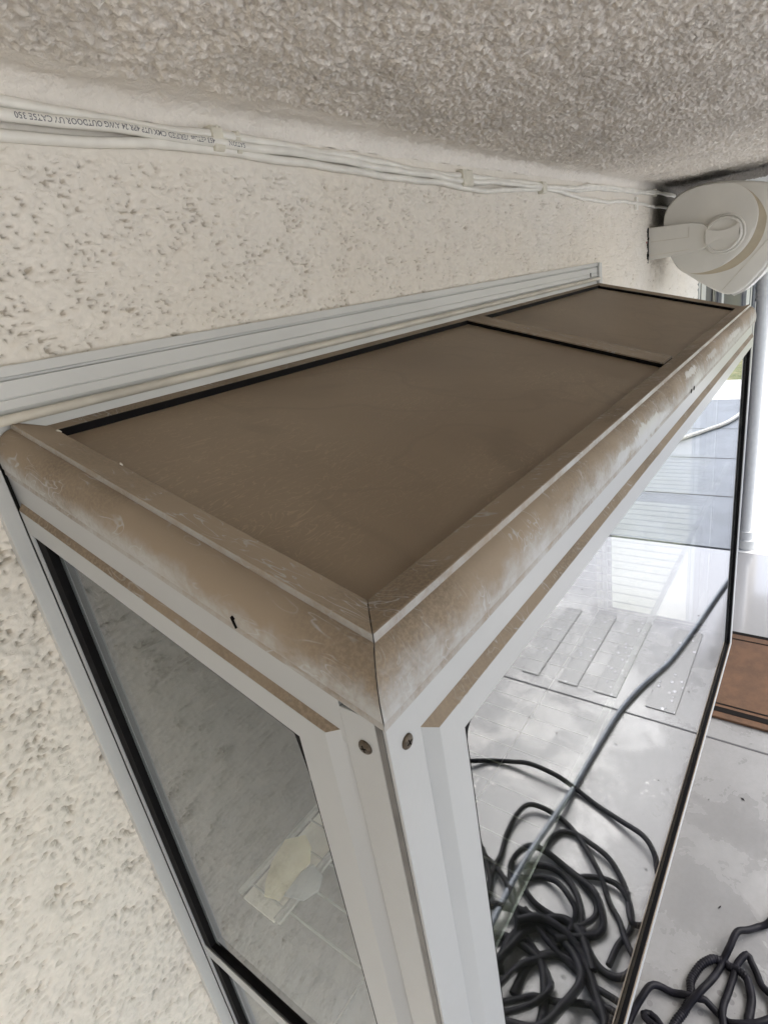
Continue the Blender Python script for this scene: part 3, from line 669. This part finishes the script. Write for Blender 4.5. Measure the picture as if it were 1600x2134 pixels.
# ---------------------------------------------------------------- patio
def sheet(name, x0, x1, q0, q1, z, mat):
    b = MB(); b.quad((x0, q0, z), (x1, q0, z), (x1, q1, z), (x0, q1, z)); o = b.build(name, mat, recalc=False)
    # face up
    if o.data.polygons[0].normal.z < 0: o.data.flip_normals()
    return tag(o, kind='structure')
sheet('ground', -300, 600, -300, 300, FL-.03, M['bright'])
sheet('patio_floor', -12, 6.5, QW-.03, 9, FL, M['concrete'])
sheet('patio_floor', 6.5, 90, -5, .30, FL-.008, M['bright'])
sheet('paving', 6.56, 14.1, .32, 14, FL-.004, M['paving'])  # darker blue-grey stretch of ground past the concrete
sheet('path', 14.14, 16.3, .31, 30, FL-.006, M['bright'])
sheet('lawn', 16.32, 120, .31, 60, FL-.008, M['grass'])
for i, (x, q0, q1, w_, z) in enumerate(((3.425, QW, 9, .014, FL+.003), (-1.6, QW, 9, .014, FL+.003))):
    b = MB(); b.box(x-w_/2, x+w_/2, q0, q1, z-.002, z); tag(b.build('expansion_joint', M['joint']), kind='structure')
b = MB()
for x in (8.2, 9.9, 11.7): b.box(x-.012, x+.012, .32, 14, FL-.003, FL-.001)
tag(b.build('paving_joint', M['joint']), kind='structure')
# clear grip strips
stripm = NM('clear_wet_grip_strip'); vv = stripm.n('ShaderNodeTexVoronoi'); stripm.l(stripm.mapv((1, 1.5, 1)), vv.inputs['Vector']); vv.inputs['Scale'].default_value = 22
dr = stripm.math('MULTIPLY', stripm.ramp(vv.outputs['Distance'], .22, .30, 1, 0), stripm.ramp(stripm.noise(7, 3), .40, .50))
stripm.col(stripm.mix(dr, (.185, .185, .185), (.42, .42, .44))); stripm.rough(stripm.ramp(dr, 0, 1, .3, .04)); stripm.bump(dr, .9, .004)  # droplets coloured paler to imitate their highlights
M['strip'] = stripm.m
SL = ['bubbly clear grip strip on the concrete, farthest of the four from the house wall', 'clear grip strip with rows of small droplets, second farthest from the house wall', 'clear grip strip with large droplets, second nearest to the house wall', 'widest clear grip strip, beside the thin grey hose and nearest the doormat']
for i, (q0, q1) in enumerate(((1.53, 1.67), (1.19, 1.34), (.87, 1.04), (.44, .64))):
    t = empty('grip_strip', (4.12, (q0+q1)/2, FL), SL[i], 'grip strip', 'clear grip strips on the patio')
    b = MB(); b.box(3.56, 4.70, q0, q1, FL+.001, FL+.006); b.build('strip_sheet', M['strip'], t)
    b = MB(); e_ = .005
    b.box(3.56-e_, 3.56, q0-e_, q1+e_, FL+.001, FL+.007); b.box(4.70, 4.70+e_, q0-e_, q1+e_, FL+.001, FL+.007); b.box(3.56, 4.70, q0-e_, q0, FL+.001, FL+.007); b.box(3.56, 4.70, q1, q1+e_, FL+.001, FL+.007)
    b.build('strip_edge', simple('grey_strip_edge', (.20, .20, .20), .5), t)
# doormat
dm = empty('doormat', (4.2, -.17, FL), 'brown coir doormat with black striped border on the wet patio', 'doormat')
b = MB(); b.box(3.64, 4.82, -.52, .20, FL+.002, FL+.022); b.build('mat_pile', M['coir'], dm, bevel=.004)
b = MB()
for x0, x1 in ((3.70, 3.755), (3.785, 3.80), (4.70, 4.715), (4.785, 4.826)):
    b = MB(); b.box(x0, x1, -.5205, .2005, FL+.0015, FL+.0240); b.build('mat_stripe', M['rug_dark'], dm)
# downspout
ds = empty('downspout', (6.67, -.354, FL), 'white downspout pipe with ribbed elbow and stepped foot, far along the house', 'downspout')
b = MB(); b.tube([(6.67, -.354, FL+.2), (6.67, -.354, -.32)], .058, 20); b.build('pipe', M['pvc'], ds, smooth=50)
el = catmull([(6.67, -.354, -.32), (6.67, -.354, -.12), (6.67, -.33, .02), (6.67, -.25, .12), (6.67, -.10, .18), (6.67, .15, .20)], .012)
b = MB(); b.tube(el, .068, 20, rfun=lambda i: 1+.06*math.sin(i*1.5)); b.build('elbow', M['pvc'], ds, smooth=50)
b = MB(); b.cyl((6.67, -.345, FL+.105), (0, 0, 1), .076, .10, 24); b.cyl((6.67, -.335, FL), (0, 0, 1), .098, .105, 24); b.build('foot', M['pvc'], ds, smooth=30)

# ---------------------------------------------------------------- hoses
HD = {'H1': ([(2.30, 1.75), (2.41, 1.56), (2.49, 1.46), (2.54, 1.31), (2.56, 1.17), (2.55, .98), (2.53, .84), (2.48, .68), (2.42, .51), (2.36, .37), (2.28, .29), (2.19, .25), (2.15, .21), (2.09, .17), (2.04, .13), (1.96, .11), (1.89, .09), (1.84, .08), (1.76, .06), (1.68, .03), (1.62, 0), (1.55, -.03), (1.49, -.05), (1.2, -.12), (1.0, 0.0)], .05, 0),
 'M2': ([(1.5, 1.0), (1.75, 1.05), (1.86, 1.06), (2.0, 1.09), (2.15, 1.09), (2.25, 1.05), (2.28, .96), (2.27, .83), (2.22, .73), (2.16, .66), (2.07, .57), (2.0, .5), (1.9, .43), (1.83, .36), (1.75, .31), (1.68, .25), (1.63, .16), (1.64, .13), (1.65, .09), (1.66, .05), (1.65, .02), (1.64, -.04), (1.63, -.08), (1.62, -.14), (1.59, -.17), (1.53, -.19), (1.46, -.21), (1.39, -.22), (1.1, -.25)], .03, 0),
 'M3': ([(2.0, .80), (2.02, .84), (2.11, .84), (2.19, .80), (2.21, .72), (2.18, .61), (2.14, .50), (2.06, .41), (1.99, .36), (1.93, .34), (1.86, .31), (1.84, .29), (1.87, .25), (1.91, .23), (1.95, .20), (1.97, .18), (1.91, .15), (1.84, .14), (1.76, .13), (1.68, .12), (1.61, .13), (1.4, .2)], .02, 0),
 'M4': ([(1.60, .85), (1.72, .93), (1.78, .96), (1.84, .98), (1.91, .96), (1.98, .91), (2.0, .82), (1.98, .71), (1.94, .60), (1.90, .52), (1.84, .46), (1.76, .42), (1.70, .44), (1.64, .50), (1.55, .6)], .045, 1),
 'M5': ([(1.85, .92), (1.89, .86), (1.93, .77), (1.92, .68), (1.86, .60), (1.77, .54), (1.69, .51), (1.61, .45), (1.56, .38), (1.55, .31), (1.58, .26), (1.67, .22), (1.72, .22), (1.78, .22), (1.82, .21), (1.86, .19), (1.88, .15), (1.88, .12), (1.89, .10), (1.88, .06), (1.86, .04), (1.82, .01), (1.77, -.01), (1.72, -.02), (1.67, -.01), (1.62, -.01), (1.58, -.02), (1.45, -.05), (1.3, .05)], .015, 2),
 'M6': ([(1.80, .92), (1.73, .85), (1.69, .77), (1.68, .67), (1.68, .58), (1.69, .52), (1.78, .47), (1.87, .50), (1.95, .61), (2.0, .53), (2.01, .43), (1.97, .36), (1.91, .32), (1.82, .30), (1.70, .33), (1.58, .34)], .02, 0),
 'M7': ([(1.74, .93), (1.80, .86), (1.85, .80), (1.85, .71), (1.80, .63), (1.74, .56), (1.65, .56), (1.5, .6), (1.35, .7), (1.2, .75)], .06, 0),
 'M9': ([(1.7, .95), (1.52, .77), (1.46, .66), (1.38, .57), (1.32, .54), (1.2, .6), (1.1, .75), (1.15, .95), (1.35, 1.05), (1.6, 1.0), (1.82, 1.16)], .05, 0),
 'M10': ([(1.0, .9), (1.19, .68), (1.27, .60), (1.31, .50), (1.36, .40), (1.40, .25), (1.3, .1), (1.1, .1), (.95, .3), (.95, .6), (1.1, .8)], .02, 0),
 'M11': ([(1.62, .8), (1.53, .63), (1.49, .49), (1.46, .38), (1.45, .30), (1.43, -.05), (1.45, -.16), (1.48, -.16), (1.48, -.12), (1.40, -.06), (1.2, -.05)], .035, 0),
 'M12': ([(1.95, 1.3), (1.82, 1.16), (1.78, 1.07), (1.70, .95), (1.6, .85), (1.45, .78), (1.25, .85)], .07, 0)}
hm = MB()
for k_, (c_, dz, rib) in HD.items():
    r = .0168 if k_ not in ('R',) else .0165
    cp = [(x, q, FL+r+dz*(.5+.5*math.sin(i*1.3+dz*40))) for i, (x, q) in enumerate(c_)]
    pts_ = catmull(cp, .004 if rib else .016)
    if rib == 0: hm.tube(pts_, r*.95, 10)
    elif rib == 1: hm.tube(pts_, r*1.12, 10, rfun=lambda i: 1+.075*math.cos(i*2.0))
    else:
        n0 = int(len(pts_)*.60)
        hm.tube(pts_, r*1.10, 10, rfun=lambda i: 1+(.10*math.cos(i*2.0) if i > n0 else .0))
for i in range(8):
    cx, cq, rx, rq, ph = random.uniform(1.05, 1.42), random.uniform(.42, .85), random.uniform(.24, .40), random.uniform(.22, .36), random.uniform(0, 6.28)
    a0 = random.uniform(3.6, 5.6); lp = [(cx+rx*math.cos(ph+t*a0/9)*(1+.08*math.sin(t)), cq+rq*math.sin(ph+t*a0/9)*(1+.1*math.cos(t*1.7)), FL+.02+.012*i*(.6+.4*math.sin(t*.9+i))) for t in range(10)]
    hm.tube(catmull(lp, .02), .022, 8)
tag(hm.build('pool_hose', M['hose'], smooth=60), 'tangled black hose lying in loops on the concrete under the window', 'hose')
th = [(7.2, .22), (6.6, .27), (5.89, .36), (5.2, .45), (4.65, .52), (4.16, .60), (3.75, .72), (3.4, .79), (3.05, .82), (2.73, .84), (2.49, .85), (2.19, .87), (1.88, .90), (1.58, .91), (1.38, .90), (1.0, .85)]
b = MB(); b.tube(catmull([(x, q, FL+.022+.05*max(0, min(1, (2.6-x)*2))) for x, q in th], .03), .018, 10); tag(b.build('garden_hose', M['greyhose'], smooth=60), 'thin blue grey hose running straight from the tangle past the grip strips', 'hose')
b = MB(); b.tube(catmull([(10.2, 2.2, FL+.03), (10.7, 1.91, FL+.03), (11.12, 1.67, FL+.03), (11.59, 1.43, FL+.03), (11.98, 1.24, FL+.03), (12.5, 1.11, FL+.03), (13.2, 1.0, FL+.03), (14.5, .5, FL+.03)], .05), .035, 8); tag(b.build('white_cord', M['cable'], smooth=60), 'white cord lying in a curve across the dark deck far away', 'cord')
# dry leaf bits on the floor
lf = MB()
for i in range(26):
    x = random.uniform(1.5, 5.5); q = random.uniform(-.25, 2.2); a = random.uniform(0, 6.28); s_ = random.uniform(.006, .016)
    lf.quad((x+s_*math.cos(a), q+s_*math.sin(a), FL+.006), (x-.4*s_*math.sin(a), q+.4*s_*math.cos(a), FL+.010), (x-s_*math.cos(a), q-s_*math.sin(a), FL+.006), (x+.3*s_*math.sin(a), q-.3*s_*math.cos(a), FL+.004))
tag(lf.build('leaf_litter', M['rug_dark']), 'scattered dark crumbs and leaf bits on the wet concrete', 'litter', kind='stuff')
